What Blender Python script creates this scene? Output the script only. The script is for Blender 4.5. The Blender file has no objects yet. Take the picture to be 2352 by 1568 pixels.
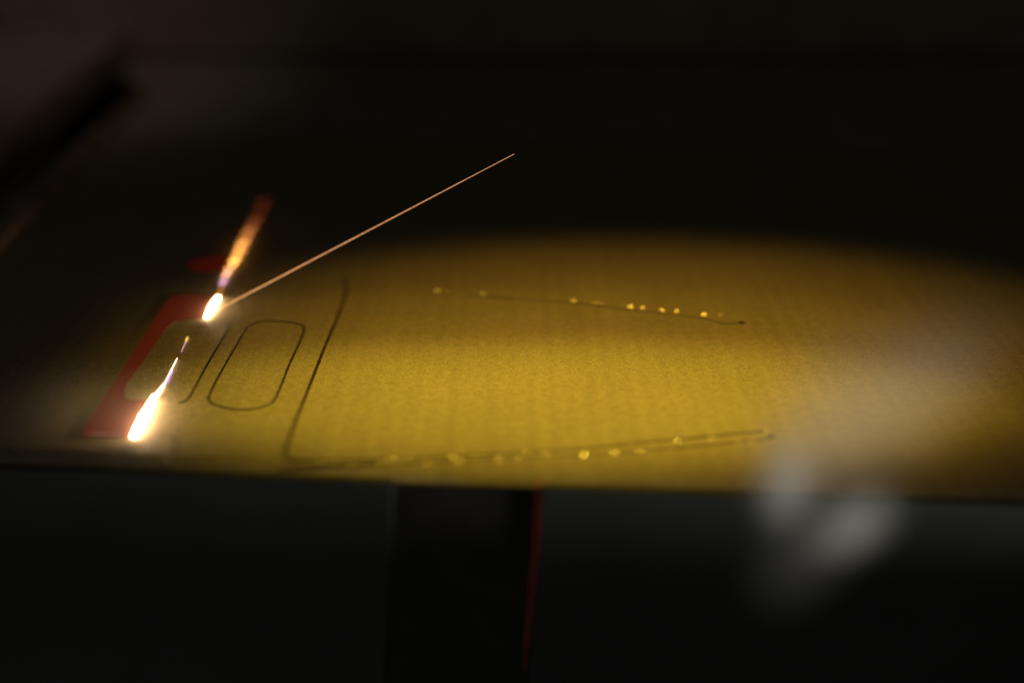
import bpy, bmesh, math, random
from mathutils import Vector, Matrix, noise
random.seed(7)
S = bpy.context.scene
col = S.collection

# ------------------------------------------------------------------ camera
# pixel units below: the photograph at 2352 x 1568; F = focal length in those pixels
F, CX, CY = 2613.0, 1176.0, 784.0
PITCH = math.atan(1350.0 / F)
H = 0.19                                   # lens height above the powder, metres
fw = Vector((0, math.cos(PITCH), -math.sin(PITCH)))
up = Vector((0, math.sin(PITCH), math.cos(PITCH)))
rt = Vector((1, 0, 0))
EYE = Vector((0, 0, H))

def ray(x, y):
    return fw + rt * ((x - CX) / F) - up * ((y - CY) / F)
def bed(x, y, z=0.0):
    """point of the powder surface (height z) seen at x, y of the photograph"""
    d = ray(x, y)
    return EYE + d * ((z - H) / d.z)
def deep(x, y, depth):
    return EYE + ray(x, y) * depth

cam = bpy.data.objects.new('camera', bpy.data.cameras.new('camera'))
col.objects.link(cam)
cam.location = EYE
cam.rotation_euler = (math.pi / 2 - PITCH, 0, 0)
cam.data.sensor_width = 36.0
cam.data.lens = 36.0 * F / 2352.0
cam.data.clip_start = 0.005
cam.data.clip_end = 50
cam.data.dof.use_dof = True
cam.data.dof.focus_distance = 0.400
cam.data.dof.aperture_fstop = 2.2
cam.data.dof.aperture_ratio = 0.68
S.camera = cam

# ------------------------------------------------------------------ world, exposure
W = bpy.data.worlds.new('World'); S.world = W; W.use_nodes = True
bg = W.node_tree.nodes['Background']
bg.inputs[0].default_value = (1.0, 0.96, 0.84, 1); bg.inputs[1].default_value = 0.0105
S.view_settings.view_transform = 'Standard'
S.view_settings.look = 'None'
S.view_settings.exposure = 0
S.view_settings.gamma = 1
S.cycles.use_denoising = True
S.cycles.max_bounces = 6
S.cycles.volume_bounces = 0
S.cycles.sample_clamp_indirect = 4

# ------------------------------------------------------------------ lamps
def spot(name, loc, aim, power, color, angle, blend, radius):
    l = bpy.data.lights.new(name, 'SPOT'); l.energy = power; l.color = color
    l.spot_size = math.radians(angle); l.spot_blend = blend; l.shadow_soft_size = radius
    o = bpy.data.objects.new(name, l); col.objects.link(o)
    o.location = loc; o.rotation_euler = (Vector(aim) - Vector(loc)).to_track_quat('-Z', 'Y').to_euler()
    return o
def chamber_lamp(px, py, power, color, half_y, half_x, blend):
    """one of the chamber's lamps, straight above the bed, throwing an oval pool half_x by half_y metres"""
    p = bed(px, py); h = 0.36
    o = spot('chamber_lamp', p + Vector((0, 0, h)), p, power, color, math.degrees(2 * math.atan(half_y / h)), blend, 0.008)
    o.rotation_euler = (0, 0, 0); o.scale = (half_x / half_y, 1, 1)
chamber_lamp(1470, 792, 1.9, (1.0, 0.56, 0.052), 0.118, 0.215, 1.0)
chamber_lamp(1270, 920, 3.9, (1.0, 0.74, 0.066), 0.054, 0.175, 1.0)
chamber_lamp(1290, 860, 1.1, (1.0, 0.64, 0.06), 0.085, 0.19, 1.0)
# added fill below bed level at the right, brightens the reflection haze
spot('reflection_fill', Vector((0.40, 0.20, -0.02)), deep(1880, 1070, 0.30), 8.0, (1.0, 0.95, 0.83), 18, 1.0, 0.02)
def area(name, loc, aim, power, color, size):
    l = bpy.data.lights.new(name, 'AREA'); l.energy = power; l.color = color; l.size = size
    o = bpy.data.objects.new(name, l); col.objects.link(o)
    o.location = loc; o.rotation_euler = (Vector(aim) - Vector(loc)).to_track_quat('-Z', 'Y').to_euler()
area('panel_fill', (-0.24, 0.0, -0.40), (-0.06, 0.28, -0.06), 0.085, (0.95, 1.0, 0.92), 0.4)  # unseen fill added from below to lift the front panels
# dim warm fill added to lift the ledge, upper left
spot('ledge_fill', Vector((-0.1, 0.55, 0.5)), bed(-120, 170), 0.5, (1.0, 0.74, 0.58), 52, 1.0, 0.03)

# ------------------------------------------------------------------ helpers
def mat(name):
    m = bpy.data.materials.new(name); m.use_nodes = True
    nt = m.node_tree
    return m, nt, nt.nodes, nt.links, nt.nodes['Principled BSDF']

def plain(name, color, rough=0.6, metal=0.0, noise_scale=None, var=0.25, bump=0.0, spec=0.5):
    m, nt, N, L, b = mat(name)
    b.inputs['Base Color'].default_value = (*color, 1)
    b.inputs['Roughness'].default_value = rough
    b.inputs['Metallic'].default_value = metal
    b.inputs['Specular IOR Level'].default_value = spec
    if noise_scale:
        tc = N.new('ShaderNodeTexCoord'); n = N.new('ShaderNodeTexNoise')
        n.inputs['Scale'].default_value = noise_scale; n.inputs['Detail'].default_value = 5
        L.new(tc.outputs['Object'], n.inputs['Vector'])
        r = N.new('ShaderNodeValToRGB')
        r.color_ramp.elements[0].position = 0.3; r.color_ramp.elements[1].position = 0.7
        r.color_ramp.elements[0].color = (*[c * (1 - var) for c in color], 1)
        r.color_ramp.elements[1].color = (*[c * (1 + var) for c in color], 1)
        L.new(n.outputs['Fac'], r.inputs['Fac']); L.new(r.outputs['Color'], b.inputs['Base Color'])
        if bump:
            bp = N.new('ShaderNodeBump'); bp.inputs['Strength'].default_value = 0.6
            bp.inputs['Distance'].default_value = bump
            L.new(n.outputs['Fac'], bp.inputs['Height']); L.new(bp.outputs['Normal'], b.inputs['Normal'])
    return m

def hot(name, color, strength):
    m, nt, N, L, b = mat(name)
    b.inputs['Base Color'].default_value = (0.05, 0.03, 0.03, 1)
    b.inputs['Emission Color'].default_value = (*color, 1)
    b.inputs['Emission Strength'].default_value = strength
    return m

def link(name, me, m=None, parent=None):
    o = bpy.data.objects.new(name, me); col.objects.link(o)
    if m and not me.materials: me.materials.append(m)
    if parent: o.parent = parent
    return o
def mesh(name, vs, fs, smooth=True):
    me = bpy.data.meshes.new(name); me.from_pydata([tuple(v) for v in vs], [], fs); me.update()
    if smooth: me.polygons.foreach_set('use_smooth', [True] * len(me.polygons))
    return me
def tag(o, label=None, cat=None, group=None, kind=None):
    if label: o['label'] = label
    if cat: o['category'] = cat
    if group: o['group'] = group
    if kind: o['kind'] = kind
    return o
def empty(name, loc, label, cat, group=None):
    o = bpy.data.objects.new(name, None); col.objects.link(o); o.location = loc
    o.empty_display_size = 0.01
    return tag(o, label, cat, group)

def smooth_path(pts, step=0.0006):
    """Catmull-Rom through 3-D points, resampled"""
    P = [pts[0]] + list(pts) + [pts[-1]]
    out = []
    for i in range(1, len(P) - 2):
        a, b, c, d = P[i - 1], P[i], P[i + 1], P[i + 2]
        n = max(2, int((c - b).length / step))
        for k in range(n):
            t = k / n
            out.append(0.5 * ((2 * b) + (c - a) * t + (2 * a - 5 * b + 4 * c - d) * t * t + (3 * b - a - 3 * c + d) * t ** 3))
    out.append(P[-2])
    return out

def bead_line(name, path, width, height, m, parent=None, base=None, rough=0.25, freq=700, closed=False, taper=None):
    """a fused line lying on the powder: half-round section, uneven width; base = origin of the object"""
    base = base or Vector((0, 0, 0))
    vs, fs, K = [], [], 6
    n = len(path)
    for i, p in enumerate(path):
        q = path[(i + 1) % n] if closed else path[min(i + 1, n - 1)]
        o = path[i - 1] if (closed or i) else path[0]
        t = (q - o); t.z = 0; t.normalize()
        s = Vector((t.y, -t.x, 0))
        w = width * (1 + rough * noise.noise(p * freq)) * 0.5
        hh = height * (1 + rough * noise.noise(p * freq + Vector((9, 3, 1))))
        if taper: k = taper(i / (n - 1)); w *= k; hh *= k
        for j in range(K + 1):
            a = math.pi * j / K
            vs.append(p - base + s * (w * math.cos(a)) + Vector((0, 0, hh * math.sin(a) - 0.00012)))
    R = n if closed else n - 1
    for i in range(R):
        for j in range(K):
            a = i * (K + 1) + j; b = ((i + 1) % n) * (K + 1) + j
            fs.append((a, b, b + 1, a + 1))
    if not closed:
        fs.append(tuple(range(K, -1, -1))); fs.append(tuple((n - 1) * (K + 1) + j for j in range(K + 1)))
    return link(name, mesh(name, vs, fs), m, parent)

def blob_mesh(name, r, sx=1, sy=1, sz=1, jag=0.15, seed=0, sub=2):
    bm = bmesh.new(); bmesh.ops.create_icosphere(bm, subdivisions=sub, radius=1)
    for v in bm.verts:
        k = 1 + jag * noise.noise(v.co * 1.7 + Vector((seed * 3.1, seed, 0)))
        v.co = Vector((v.co.x * sx, v.co.y * sy, v.co.z * sz)) * (r * k)
    me = bpy.data.meshes.new(name); bm.to_mesh(me); bm.free()
    me.polygons.foreach_set('use_smooth', [True] * len(me.polygons))
    return me

def box(name, corners, depth_vec, m, parent=None, bevel=0.0):
    """a quad given by 4 world corners, thickened along depth_vec"""
    vs = [Vector(c) for c in corners] + [Vector(c) + Vector(depth_vec) for c in corners]
    bm = bmesh.new(); V = [bm.verts.new(v) for v in vs]
    for f in ((0, 1, 2, 3), (7, 6, 5, 4), (0, 4, 5, 1), (1, 5, 6, 2), (2, 6, 7, 3), (3, 7, 4, 0)):
        bm.faces.new([V[i] for i in f])
    bmesh.ops.recalc_face_normals(bm, faces=bm.faces)
    if bevel: bmesh.ops.bevel(bm, geom=bm.edges[:], offset=bevel, segments=3, affect='EDGES', profile=0.5)
    me = bpy.data.meshes.new(name); bm.to_mesh(me); bm.free()
    return link(name, me, m, parent)

# ------------------------------------------------------------------ materials
def powder_material():
    m, nt, N, L, b = mat('metal_powder')
    b.inputs['Roughness'].default_value = 0.62
    b.inputs['Specular IOR Level'].default_value = 0.35
    tc = N.new('ShaderNodeTexCoord')
    def nz(scale, det, rgh=0.55, vec=None):
        n = N.new('ShaderNodeTexNoise'); n.inputs['Scale'].default_value = scale
        n.inputs['Detail'].default_value = det; n.inputs['Roughness'].default_value = rgh
        L.new(vec or tc.outputs['Object'], n.inputs['Vector']); return n
    grain = nz(1500, 3); clump = nz(420, 4); cloud = nz(28, 3)
    mp = N.new('ShaderNodeMapping'); mp.inputs['Scale'].default_value = (1.0, 0.03, 1.0)
    L.new(tc.outputs['Object'], mp.inputs['Vector'])
    streak = nz(190, 1, vec=mp.outputs['Vector'])           # faint lines the recoating blade leaves
    def mixf(a, wa, b2, wb):
        x = N.new('ShaderNodeMath'); x.operation = 'MULTIPLY'; x.inputs[1].default_value = wa; L.new(a, x.inputs[0])
        y = N.new('ShaderNodeMath'); y.operation = 'MULTIPLY_ADD'; y.inputs[1].default_value = wb
        L.new(b2, y.inputs[0]); L.new(x.outputs[0], y.inputs[2]); return y.outputs[0]
    f = mixf(grain.outputs['Fac'], 0.55, clump.outputs['Fac'], 0.30)
    f2 = mixf(cloud.outputs['Fac'], 0.15, streak.outputs['Fac'], 0.09)
    wv = N.new('ShaderNodeTexWave'); wv.wave_type = 'BANDS'; wv.bands_direction = 'X'      # chatter marks of the recoating blade
    wv.inputs['Scale'].default_value = 48; wv.inputs['Distortion'].default_value = 1.2; wv.inputs['Detail'].default_value = 1
    L.new(tc.outputs['Object'], wv.inputs['Vector'])
    f2 = mixf(f2, 1.0, wv.outputs['Fac'], 0.026)
    s = N.new('ShaderNodeMath'); s.operation = 'ADD'; L.new(f, s.inputs[0]); L.new(f2, s.inputs[1])
    r = N.new('ShaderNodeValToRGB'); e = r.color_ramp.elements
    e[0].position = 0.44; e[0].color = (0.27, 0.225, 0.14, 1)
    e[1].position = 0.72; e[1].color = (0.50, 0.425, 0.27, 1)
    L.new(s.outputs[0], r.inputs['Fac']); L.new(r.outputs['Color'], b.inputs['Base Color'])
    bh = mixf(grain.outputs['Fac'], 0.7, clump.outputs['Fac'], 0.35)
    bp = N.new('ShaderNodeBump'); bp.inputs['Strength'].default_value = 0.8; bp.inputs['Distance'].default_value = 0.0007
    L.new(bh, bp.inputs['Height']); L.new(bp.outputs['Normal'], b.inputs['Normal'])
    return m
M_powder = powder_material()
M_grain = plain('bright_grain', (0.72, 0.62, 0.42), 0.6, 0.25)
M_fused = plain('fused_metal', (0.035, 0.026, 0.022), 0.5, 0.0, 900, 0.4, 0.0001)
M_faint = plain('lightly_fused_metal', (0.14, 0.11, 0.08), 0.6, 0.0, 900, 0.4)
M_bead = plain('shiny_bead', (0.95, 0.86, 0.62), 0.30, 1.0)
M_dark = plain('black_deck', (0.38, 0.36, 0.28), 0.8, 0, 60, 0.2, spec=0.2)
M_black = plain('black_seal', (0.10, 0.09, 0.08), 0.9, 0, 80, 0.3, spec=0.1)
M_wall = plain('grey_wall', (0.5, 0.44, 0.36), 0.8, 0, 40, 0.15, spec=0.2)
M_ledge = plain('cast_ledge', (0.40, 0.32, 0.27), 0.8, 0, 130, 0.6, 0.0004, spec=0.2)
M_panel = plain('painted_panel', (0.070, 0.076, 0.070), 0.7, 0, 25, 0.15, spec=0.15)
M_recess = plain('recess_paint', (0.048, 0.046, 0.039), 0.9, 0, 60, 0.3, spec=0.1)
M_red = plain('red_reflection_paint', (0.62, 0.035, 0.03), 0.55, 0, 200, 0.3)  # red reflected light put into the surface colour

# ------------------------------------------------------------------ setting
def edge_y(x): return 1055 + 0.036 * x
P1, P2 = bed(-1600, edge_y(-1600)), bed(3950, edge_y(3950))
ex = (P2 - P1).normalized(); ey = Vector((-ex.y, ex.x, 0)); ez = Vector((0, 0, 1))
def front(x, y, out=0.0):
    """point at x, y of the photograph on the upright front face under the bed's edge, out = towards the camera"""
    d = ray(x, y); o = P1 - ey * out
    return EYE + d * ((o - EYE).dot(ey) / d.dot(ey))

# powder bed: a gently uneven sheet with a rounded front lip, in its own frame
def make_bed():
    L0 = (P2 - P1).length; nx, ny, D = 150, 90, 0.33
    vs, fs = [], []
    for j in range(ny + 1):
        for i in range(nx + 1):
            p = P1 + ex * (L0 * i / nx) + ey * (D * j / ny)
            t = j / 10                                  # the first rows roll over the front edge
            if j <= 10:
                a = math.pi / 2 * t
                p = P1 + ex * (L0 * i / nx) + ey * (0.0075 * (1 - math.cos(a)))
                z = -0.0045 * (1 - math.sin(a))
            else:
                p = P1 + ex * (L0 * i / nx) + ey * (0.0075 + (D - 0.0075) * (j - 10) / (ny - 10)); z = 0
            z += 0.0001 * noise.noise(p * 45) - 0.00005
            vs.append(Vector((p.x, p.y, z)))
    for j in range(ny):
        for i in range(nx):
            a = j * (nx + 1) + i
            fs.append((a, a + 1, a + nx + 2, a + nx + 1))
    return tag(link('powder_bed', mesh('powder_bed', vs, fs), M_powder),
               'smooth bed of fine metal powder lit golden yellow', 'powder bed', kind='structure')
make_bed()
# loose coarse grains, far too many to count
def make_grains():
    vs, fs = [], []
    for k in range(16000):
        x = random.uniform(330, 2420); y = random.gauss(830, 90)
        if y > edge_y(x) - 12 or y < 600: continue
        c = bed(x, y); r = random.uniform(0.00009, 0.00023) * (1.6 if random.random() < 0.04 else 1)
        q = Matrix.Rotation(random.uniform(0, 6.28), 3, Vector((random.random(), random.random(), random.random())).normalized())
        n = len(vs)
        for v in ((1, 0, 0), (-1, 0, 0), (0, 1, 0), (0, -1, 0), (0, 0, 1), (0, 0, -1)):
            vs.append(c + q @ (Vector(v) * r * random.uniform(0.7, 1.2)))
        for f in ((0, 2, 4), (2, 1, 4), (1, 3, 4), (3, 0, 4), (2, 0, 5), (1, 2, 5), (3, 1, 5), (0, 3, 5)):
            fs.append(tuple(n + i for i in f))
    tag(link('powder_grains', mesh('powder_grains', vs, fs, False), M_grain),
        'coarse bright grains strewn over the golden powder bed', 'powder grains', kind='stuff')
make_grains()

# deck behind and beside the bed
zd = -0.003
dk = [Vector((-1.0, 0.1, zd)), Vector((1.0, 0.1, zd)), Vector((1.0, 1.3, zd)), Vector((-1.0, 1.3, zd))]
B1, B2 = P1 + ey * 0.33, P2 + ey * 0.33
dk = [Vector((-1.0, B1.y - 0.02, zd)), Vector((1.0, B2.y - 0.02, zd)), Vector((1.0, 1.3, zd)), Vector((-1.0, 1.3, zd))]
tag(box('chamber_floor', dk, (0, 0, -0.02), M_dark), 'black floor of the chamber behind the powder bed', 'floor', kind='structure')
# rear wall whose lower edge shows along the top of the picture
rw = bed(1176, 132); rz = 0.0
tag(box('rear_wall', [Vector((-0.9, rw.y, 0.0)), Vector((0.9, rw.y + 0.02, 0.0)), Vector((0.9, rw.y + 0.02, 0.5)), Vector((-0.9, rw.y, 0.5))],
        (0, 0.03, 0), M_wall), 'dim grey wall across the back of the chamber', 'wall', kind='structure')
# ledge at the upper left, with the dark seal that runs along it
def side_strip(name, a0, a1, b0, b1, z0, z1, m):
    q = [bed(*a0, z1), bed(*a1, z1), bed(*b1, z1), bed(*b0, z1)]
    return box(name, q, (0, 0, z0 - z1), m)
lr = empty('side_ledge', bed(40, 260, 0.02), 'rough grey brown ledge along the left side with a black seal below it', 'ledge')
o = side_strip('ledge_plate', (-900, 1090), (420, -43), (-300, -400), (-2200, 600), -0.02, 0.022, M_ledge); o.parent = lr; o.matrix_parent_inverse = lr.matrix_world.inverted()
bpy.context.view_layer.update()
def keep(o, parent):
    o.parent = parent; o.matrix_parent_inverse = Matrix.Translation(-parent.location); return o
keep(o, lr)
sl = side_strip('seal', (-300, 730), (285, 140), (280, 134), (-309, 712), -0.02, 0.012, M_black); keep(sl, lr)
o = side_strip('lower_step', (-260, 820), (330, 200), (252, 178), (-298, 733), -0.02, 0.006, M_ledge); keep(o, lr)

# front of the machine under the bed's edge
def front_quad(name, pts, thick, out, m, bevel=0.0002):
    return box(name, [front(x, y, out) for x, y in pts], ey * thick, m, bevel=bevel)
wl = tag(front_quad('front_panel', [(-400, edge_y(-400) + 22), (905, edge_y(905) + 22), (865, 1900), (-400, 1900)], 0.006, 0.0015, M_panel),
         'dark panel under the front edge of the powder bed, left of the black recess', 'panel', 'panels of the machine front')
wr = tag(front_quad('front_panel', [(1246, edge_y(1246) + 22), (2800, edge_y(2800) + 22), (2800, 1900), (1190, 1900)], 0.006, 0.0015, M_panel),
         'blue grey panel under the powder bed, right of the thin red reflection', 'panel', 'panels of the machine front')
rc = empty('recess', front(1060, 1130), 'black recess between the two front panels with a painted red reflection on its right edge', 'recess')
keep(front_quad('recess_back', [(880, edge_y(900) + 24), (1260, edge_y(1240) + 24), (1220, 1900), (840, 1900)], 0.004, 0.0006, M_recess), rc)
def prism(name, pts, vec, m):
    bm = bmesh.new(); k = len(pts)
    a = [bm.verts.new(p) for p in pts]; b = [bm.verts.new(p + vec) for p in pts]
    bm.faces.new(a); bm.faces.new(b[::-1])
    for i in range(k): bm.faces.new((a[i], b[i], b[(i + 1) % k], a[(i + 1) % k]))
    bmesh.ops.recalc_face_normals(bm, faces=bm.faces)
    me = bpy.data.meshes.new(name); bm.to_mesh(me); bm.free()
    return link(name, me, m)
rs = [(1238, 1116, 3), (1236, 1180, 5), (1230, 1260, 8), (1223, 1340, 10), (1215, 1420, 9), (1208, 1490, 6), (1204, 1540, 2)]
keep(prism('red_reflection', [front(x + w / 2, y, 0.0018) for x, y, w in rs] + [front(x - w / 2, y, 0.0018) for x, y, w in rs[::-1]], ey * 0.005, M_red), rc)  # red reflection on the recess edge, painted as a tapered bar
tag(box('machine_front', [front(-600, edge_y(-600) + 26, -0.016), front(2950, edge_y(2950) + 26, -0.016), front(2950, 2000, -0.016), front(-600, 2000, -0.016)],
        ey * 0.02, M_black), 'black body of the machine behind the front panels', 'machine body', kind='structure')

# ------------------------------------------------------------------ fused lines on the powder
def bedpath(px, z=0.0, step=0.0006): return smooth_path([bed(x, y, z) for x, y in px], step)
PX = 0.000153
LAMP_FRONT, LAMP_REAR = bed(1270, 920) + Vector((0, 0, 0.36)), bed(1470, 792) + Vector((0, 0, 0.36))
def bead(parent, base, x, y, r, k=1.0, m=None, sx=1.0, name='bead'):
    me = blob_mesh(name, r, sx=sx, sy=1, sz=0.9, seed=random.random() * 50)
    if m is None:                                   # splashed metal: a lump with one flat bright face
        p = bed(x, y); nrm = ((EYE - p).normalized() + ((LAMP_FRONT if y > 900 else LAMP_REAR) - p).normalized()).normalized()
        nrm = (nrm + Vector((random.gauss(0, .02), random.gauss(0, .02), 0))).normalized()
        for v in me.vertices:
            q = v.co.dot(nrm) - 0.45 * r
            if q > 0: v.co -= nrm * q
        me.polygons.foreach_set('use_smooth', [False] * len(me.polygons))
    o = link(name, me, m or M_bead, parent)
    o.location = bed(x, y, r * 0.6) - base
    return o

# rounded slot outline
ring = [(566, 750), (523, 826), (484, 899), (482, 922), (518, 936), (561, 940), (605, 933), (632, 914), (664, 838), (697, 762), (687, 744), (648, 738), (600, 738)]
base = bed(590, 840)
pth = smooth_path([bed(x, y) for x, y in ring + ring[:1]])[:-1]
o = bead_line('slot_outline', pth, 7 * PX, 0.00026, M_fused, base=base, closed=True); o.location = base
tag(o, 'dark fused line forming a closed rounded slot on the powder', 'fused line')
# open hook left of it
base = bed(480, 830)
o = bead_line('hook_outline', bedpath([(521, 742), (514, 768), (474, 840), (434, 911), (411, 925)]), 6.5 * PX, 0.00026, M_fused, base=base); o.location = base
tag(o, 'short dark hooked line between the red glowing bracket and the rounded slot', 'fused line')
# faint curl at the front edge
base = bed(398, 1040)
o = bead_line('curl_outline', bedpath([(366, 1001), (396, 1003), (406, 1020), (394, 1044), (380, 1072)]), 5 * PX, 0.00017, M_faint, base=base); o.location = base
tag(o, 'faint curled dark line at the front edge below the glowing melt', 'fused line')

# the long outline of the part: side, rear edge, front edges, tips, shiny beads
def Z2(x, y): return (591.4 + x * 0.5388, 591.4 + y * 0.5388)
base = bed(1200, 860)
bo = empty('part_outline', base, 'long dark outline of a tapering part with shiny beads along its edges', 'part outline')
def pl(name, px, w, h, tp=None):
    return bead_line(name, bedpath(px), w * PX, h, M_fused, bo, base, taper=tp)
pl('side_line', [(789, 638), (793, 652), (793, 674), (777, 722), (742, 806), (708, 893), (678, 968), (656, 1034), (662, 1052), (688, 1056)], 8.5, 0.00028)
pl('front_line', [Z2(180, 862), Z2(560, 859), Z2(1000, 836), Z2(1400, 811), Z2(1800, 772), Z2(2160, 738)], 5.6, 0.00026)
pl('front_line', [Z2(90, 889), Z2(400, 882), Z2(700, 873), Z2(1000, 857), Z2(1400, 840), Z2(1800, 810), Z2(2180, 772)], 4.4, 0.00026)
pl('rear_line', [(1075, 678), (1120, 681), (1317, 696), (1448, 711), (1600, 729), (1661, 742), (1704, 741)], 4.2, 0.00024)
for x, y in ((1704, 741), (1771, 1002)):
    t = link('tip', blob_mesh('tip', 7.0 * PX, sz=0.5, seed=x), M_fused, bo); t.location = bed(x, y) - base
for x, y, r in ((1005, 668, 1.0), (1033, 671, .55), (1060, 673, .5), (1110, 675, 1.0), (1187, 680, .55), (1200, 682, .4), (1317, 691, 1.25), (1365, 696, .9), (1380, 698, .6),
                (1448, 704, 1.4), (1476, 707, 1.0), (1521, 713, 1.2), (1554, 715, 1.1), (1616, 722, 1.4), (1655, 726, .5)):
    bead(bo, base, x, y, 1.65 * PX * r)
for x, y, r in ((120, 837, .8), (330, 865, .8), (400, 862, .8), (440, 861, .6), (572, 858, 1.3), (645, 855, .8), (680, 853, .6), (830, 848, .9), (1060, 833, .7), (1150, 828, .8), (1220, 830, .6),
                (1390, 835, 1.3), (1520, 830, .9), (1790, 781, .9), (1940, 768, .6), (2165, 741, .7), (185, 887, .7), (405, 882, 1.2), (530, 880, 1.1), (610, 877, .9), (725, 873, 1.2),
                (860, 865, .7), (1030, 860, .8), (1120, 853, .7), (1245, 846, .8), (1390, 847, 1.0), (1630, 826, 1.1), (1520, 833, .6), (2110, 785, .5), (2050, 790, .4), (930, 845, .5), (270, 868, .6)):
    x, y = Z2(x, y)
    bead(bo, base, x, y, (0.35 + 0.75 * r) * random.uniform(0.62, 0.95) * PX, sx=1.6)
# ------------------------------------------------------------------ glowing hatch: red-hot bracket
def hot_plate(name, outline, m, label, z=0.0003, n=None):
    c = Vector((0, 0, 0))
    pts = [bed(x, y) for x, y in outline]
    for p in pts: c += p
    c /= len(pts); c.z = 0
    bm = bmesh.new()
    lo = [bm.verts.new(p - c + Vector((0, 0, -0.0003))) for p in pts]
    hi = [bm.verts.new(p - c + Vector((0, 0, z))) for p in pts]
    k = len(pts)
    bm.faces.new(hi)
    for i in range(k): bm.faces.new((lo[i], lo[(i + 1) % k], hi[(i + 1) % k], hi[i]))
    bmesh.ops.recalc_face_normals(bm, faces=bm.faces)
    me = bpy.data.meshes.new(name); bm.to_mesh(me); bm.free()
    o = link(name, me, m); o.location = c
    return tag(o, label, 'glowing hatch')
def hatch_material(name, color, strength):
    m, nt, N, L, b = mat(name)
    b.inputs['Base Color'].default_value = (0.16, 0.055, 0.035, 1); b.inputs['Roughness'].default_value = 0.7
    b.inputs['Emission Color'].default_value = (*color, 1)
    tc = N.new('ShaderNodeTexCoord'); n = N.new('ShaderNodeTexNoise'); n.inputs['Scale'].default_value = 300
    L.new(tc.outputs['Object'], n.inputs['Vector'])
    r = N.new('ShaderNodeMapRange'); r.inputs[3].default_value = strength * 0.8; r.inputs[4].default_value = strength * 1.2
    L.new(n.outputs['Fac'], r.inputs[0]); L.new(r.outputs[0], b.inputs['Emission Strength'])
    return m
M_hatch = hatch_material('red_hot_metal', (1.0, 0.075, 0.03), 0.048)
M_dim = hatch_material('dull_red_metal', (1.0, 0.045, 0.01), 0.035)
bracket = [(486, 677), (440, 677), (404, 679), (388, 689), (364, 722), (340, 758), (300, 820), (258, 885), (215, 950), (186, 997), (196, 1001), (250, 1003), (312, 1005),
           (337, 918), (305, 921), (289, 915), (286, 900), (294, 879), (320, 842), (355, 792), (387, 750), (400, 740), (420, 734), (466, 732)]
br = hot_plate('glowing_bracket', bracket, M_hatch, 'dull red glowing bracket shape between the two white hot melt tracks')
M_spark2 = hot('warm_bead', (1.0, 0.5, 0.4), 1.6)
for k in range(11):
    x = 212 + k * 8.2
    bead(br, br.location, x, 997 + 0.02 * (x - 212), 1.7 * PX, m=M_spark2, name='hot_bead')
hot_plate('glowing_stripe', [(432, 610), (450, 598), (490, 590), (527, 586), (520, 620), (480, 624), (448, 622)], M_dim,
          'small faint red glowing stripe behind the bracket, beside the orange sparks')

# ------------------------------------------------------------------ white-hot melt tracks
def heat(c, s): return hot('hot_%d' % int(s * 10 + c[1] * 1000), c, s)
def melt(name, label, segs):
    """segs: (px x, px y) start, end, width px, colour, strength"""
    base = bed(*segs[0][0]); e = empty(name, base, label, 'melt track')
    for a, b, w, c, s, nm in segs:
        pa, pb = bed(*a, 0.0007), bed(*b, 0.0007)
        if nm == 'spark_tail':                      # a swarm of separate droplets
            bm = bmesh.new(); n = int(((pb - pa).length / PX) * w / 60) + 5
            for k in range(n):
                q = pa.lerp(pb, random.uniform(-0.05, 1.05)) + Vector((random.uniform(-.5, .5) * w * PX, 0, random.uniform(0, 0.0008)))
                bmesh.ops.create_icosphere(bm, subdivisions=1, radius=random.uniform(1.3, 2.6) * PX, matrix=Matrix.Translation(q - base))
            me = bpy.data.meshes.new(nm); bm.to_mesh(me); bm.free()
            o = link(nm, me, heat(c, s), e); o['kind'] = 'stuff'
            continue
        path = [pa.lerp(pb, t / 14) for t in range(15)]
        bead_line(nm, path, w * PX, w * PX * 0.8, heat(c, s), e, base, rough=0.5, freq=500, taper=lambda t: 0.55 + 0.45 * math.sin(math.pi * min(1, max(0, 0.12 + t * 0.8))))
    return e
WHT = (1.0, 0.66, 0.36); PUR = (0.75, 0.42, 1.0); ORG = (1.0, 0.36, 0.06); RED = (1.0, 0.12, 0.03); YEL = (1.0, 0.62, 0.12)
melt('melt_track', 'long white hot melt track at the lower end of the red bracket', [
    ((307, 1003), (354, 912), 12, WHT, 60, 'molten_core'),
    ((352, 918), (377, 882), 5.5, WHT, 12, 'molten_tail'),
    ((376, 884), (407, 822), 3.4, (1.0, 0.66, 0.5), 3.0, 'molten_thread'),
    ((384, 880), (397, 850), 3, PUR, 1.0, 'molten_thread'),
    ((416, 808), (431, 775), 2.4, (1.0, 0.5, 0.55), 0.8, 'molten_thread'),
    ((427, 784), (431, 773), 4, YEL, 1.2, 'molten_thread')])
def tail():
    keys = [(508, 656, 7, (0.9, 0.45, 0.9), 3.0), (517, 640, 10, (1.0, 0.5, 0.45), 3.0), (527, 618, 15, (1.0, 0.42, 0.10), 5.0), (540, 598, 19, (1.0, 0.44, 0.08), 7.0),
            (552, 574, 18, (1.0, 0.42, 0.09), 5.0), (562, 552, 17, (1.0, 0.38, 0.08), 3.2), (574, 528, 17, (1.0, 0.28, 0.07), 1.1), (588, 503, 18, (1.0, 0.2, 0.05), 0.4), (608, 460, 20, (1.0, 0.14, 0.04), 0.04)]
    return [((a[0], a[1]), (b[0], b[1]), (a[2] + b[2]) / 2, [(u + v) / 2 for u, v in zip(a[3], b[3])], (a[4] + b[4]) / 2, 'spark_tail') for a, b in zip(keys, keys[1:])]
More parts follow.
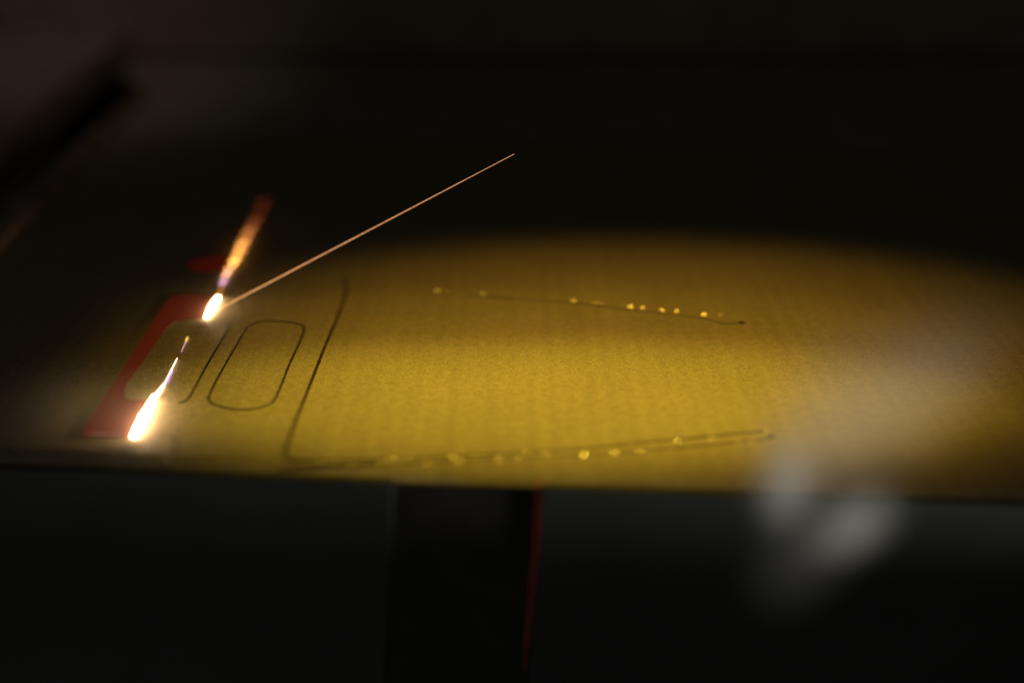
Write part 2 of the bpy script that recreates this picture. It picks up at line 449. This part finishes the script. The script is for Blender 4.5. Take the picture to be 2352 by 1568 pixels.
melt('melt_track', 'short white hot melt track atop the red bracket with an orange spark tail', [
    ((473, 730), (501, 682), 11, WHT, 34, 'molten_core'),
    ((501, 682), (508, 660), 5, ORG, 1.0, 'molten_tail'),
    ] + tail())
# ------------------------------------------------------------------ flying spark: thin straight glowing wire of metal
def spark():
    a, b = bed(500, 711, 0.001), deep(1181, 354, 0.40)
    base = a.copy(); m, nt, N, L, bs = mat('spark_glow')
    vs, fs, n, K = [], [], 60, 6
    t = (b - a).normalized(); s = t.cross(Vector((0, 0, 1))).normalized(); u = s.cross(t)
    for i in range(n + 1):
        k = i / n; p = a.lerp(b, k)
        w = (1.0 - 0.35 * k) * PX * (1 + 0.2 * noise.noise(p * 300))
        for j in range(K):
            an = 2 * math.pi * j / K
            vs.append(p - base + s * (w * math.cos(an)) + u * (w * math.sin(an)))
    for i in range(n):
        for j in range(K):
            fs.append((i * K + j, i * K + (j + 1) % K, (i + 1) * K + (j + 1) % K, (i + 1) * K + j))
    fs.append(tuple(range(K - 1, -1, -1))); fs.append(tuple(n * K + j for j in range(K)))
    bs.inputs['Base Color'].default_value = (0.05, 0.03, 0.02, 1)
    bs.inputs['Emission Color'].default_value = (1.0, 0.45, 0.18, 1)
    tc = N.new('ShaderNodeTexCoord'); sp = N.new('ShaderNodeSeparateXYZ'); r = N.new('ShaderNodeMapRange')
    L.new(tc.outputs['Object'], sp.inputs[0]); L.new(sp.outputs['X'], r.inputs[0])
    r.inputs[1].default_value = 0; r.inputs[2].default_value = (b - a).x; r.inputs[3].default_value = 1.9; r.inputs[4].default_value = 0.75
    L.new(r.outputs[0], bs.inputs['Emission Strength'])
    o = link('flying_spark', mesh('flying_spark', vs, fs), m); o.location = base
    tag(o, 'thin straight salmon coloured spark shooting up to the right from the upper melt track', 'spark')
spark()

# ------------------------------------------------------------------ haze volumes imitating window reflection and lens bloom
def glare_volume(name, label, depth, blobs, dens, color):
    """blobs: px x, px y, half length px, half width px, tilt deg (in the view), weight"""
    xs = [b[0] for b in blobs]; ys = [b[1] for b in blobs]; rr = max(b[2] for b in blobs)
    c = deep(sum(xs) / len(xs), sum(ys) / len(ys), depth)
    x0, x1, y0, y1 = min(b[0] - b[2] for b in blobs), max(b[0] + b[2] for b in blobs), min(b[1] - b[2] for b in blobs), max(b[1] + b[2] for b in blobs)
    u = depth / F
    hx, hy, hz = (x1 - x0) / 2 * u, (y1 - y0) / 2 * u, 0.022
    mid = deep((x0 + x1) / 2, (y0 + y1) / 2, depth)
    vs = [Vector((sx * hx, sy * hy, sz * hz)) for sx in (-1, 1) for sy in (-1, 1) for sz in (-1, 1)]
    fs = [(0, 1, 3, 2), (4, 6, 7, 5), (0, 4, 5, 1), (2, 3, 7, 6), (0, 2, 6, 4), (1, 5, 7, 3)]
    m = bpy.data.materials.new('glare'); m.use_nodes = True; nt = m.node_tree; N = nt.nodes; L = nt.links
    N.remove(N['Principled BSDF'])
    vol = N.new('ShaderNodeVolumeScatter'); vol.inputs['Color'].default_value = (*color, 1); vol.inputs['Anisotropy'].default_value = 0.0
    L.new(vol.outputs[0], N['Material Output'].inputs['Volume'])
    tc = N.new('ShaderNodeTexCoord'); total = None
    for bx, by, la, wa, tilt, wt in blobs:
        pos = Vector(((bx - (x0 + x1) / 2) * u, -(by - (y0 + y1) / 2) * u, 0))
        mp = N.new('ShaderNodeMapping'); mp.vector_type = 'TEXTURE'
        mp.inputs['Location'].default_value = pos
        mp.inputs['Rotation'].default_value = (0, 0, math.radians(tilt))
        mp.inputs['Scale'].default_value = (la * u, wa * u, 0.02)
        L.new(tc.outputs['Object'], mp.inputs['Vector'])
        g = N.new('ShaderNodeTexGradient'); g.gradient_type = 'SPHERICAL'; L.new(mp.outputs[0], g.inputs['Vector'])
        p = N.new('ShaderNodeMath'); p.operation = 'POWER'; p.inputs[1].default_value = 1.8; L.new(g.outputs['Fac'], p.inputs[0])
        a = N.new('ShaderNodeMath'); a.operation = 'MULTIPLY_ADD'; a.inputs[1].default_value = wt * dens
        L.new(p.outputs[0], a.inputs[0])
        if total: L.new(total, a.inputs[2])
        else: a.inputs[2].default_value = 0
        total = a.outputs[0]
    L.new(total, vol.inputs['Density'])
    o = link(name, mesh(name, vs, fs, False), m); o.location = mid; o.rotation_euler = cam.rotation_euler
    return tag(o, label, 'glare', kind='stuff')
glare_volume('glare', 'pale grey window reflection, built as haze, over the right end of the powder bed', 0.30, [  # blurred window reflection imitated by an added volume
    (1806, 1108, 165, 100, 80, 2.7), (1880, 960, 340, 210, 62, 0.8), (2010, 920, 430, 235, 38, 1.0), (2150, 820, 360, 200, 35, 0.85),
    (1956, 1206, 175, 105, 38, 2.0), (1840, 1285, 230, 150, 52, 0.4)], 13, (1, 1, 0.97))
glare_volume('bloom_haze', 'thin haze imitating lens bloom around the long white hot melt track', 0.345, [(330, 965, 150, 120, 62, 1.0), (190, 940, 300, 150, 5, 0.35)], 14, (1, 0.93, 0.85))  # halo of lens bloom put in as a haze volume
glare_volume('bloom_haze', 'thin haze imitating lens bloom around the short white hot melt track', 0.398, [(487, 705, 95, 75, 62, 1.0)], 12, (1, 0.93, 0.85))  # smaller bloom halo, also an added haze
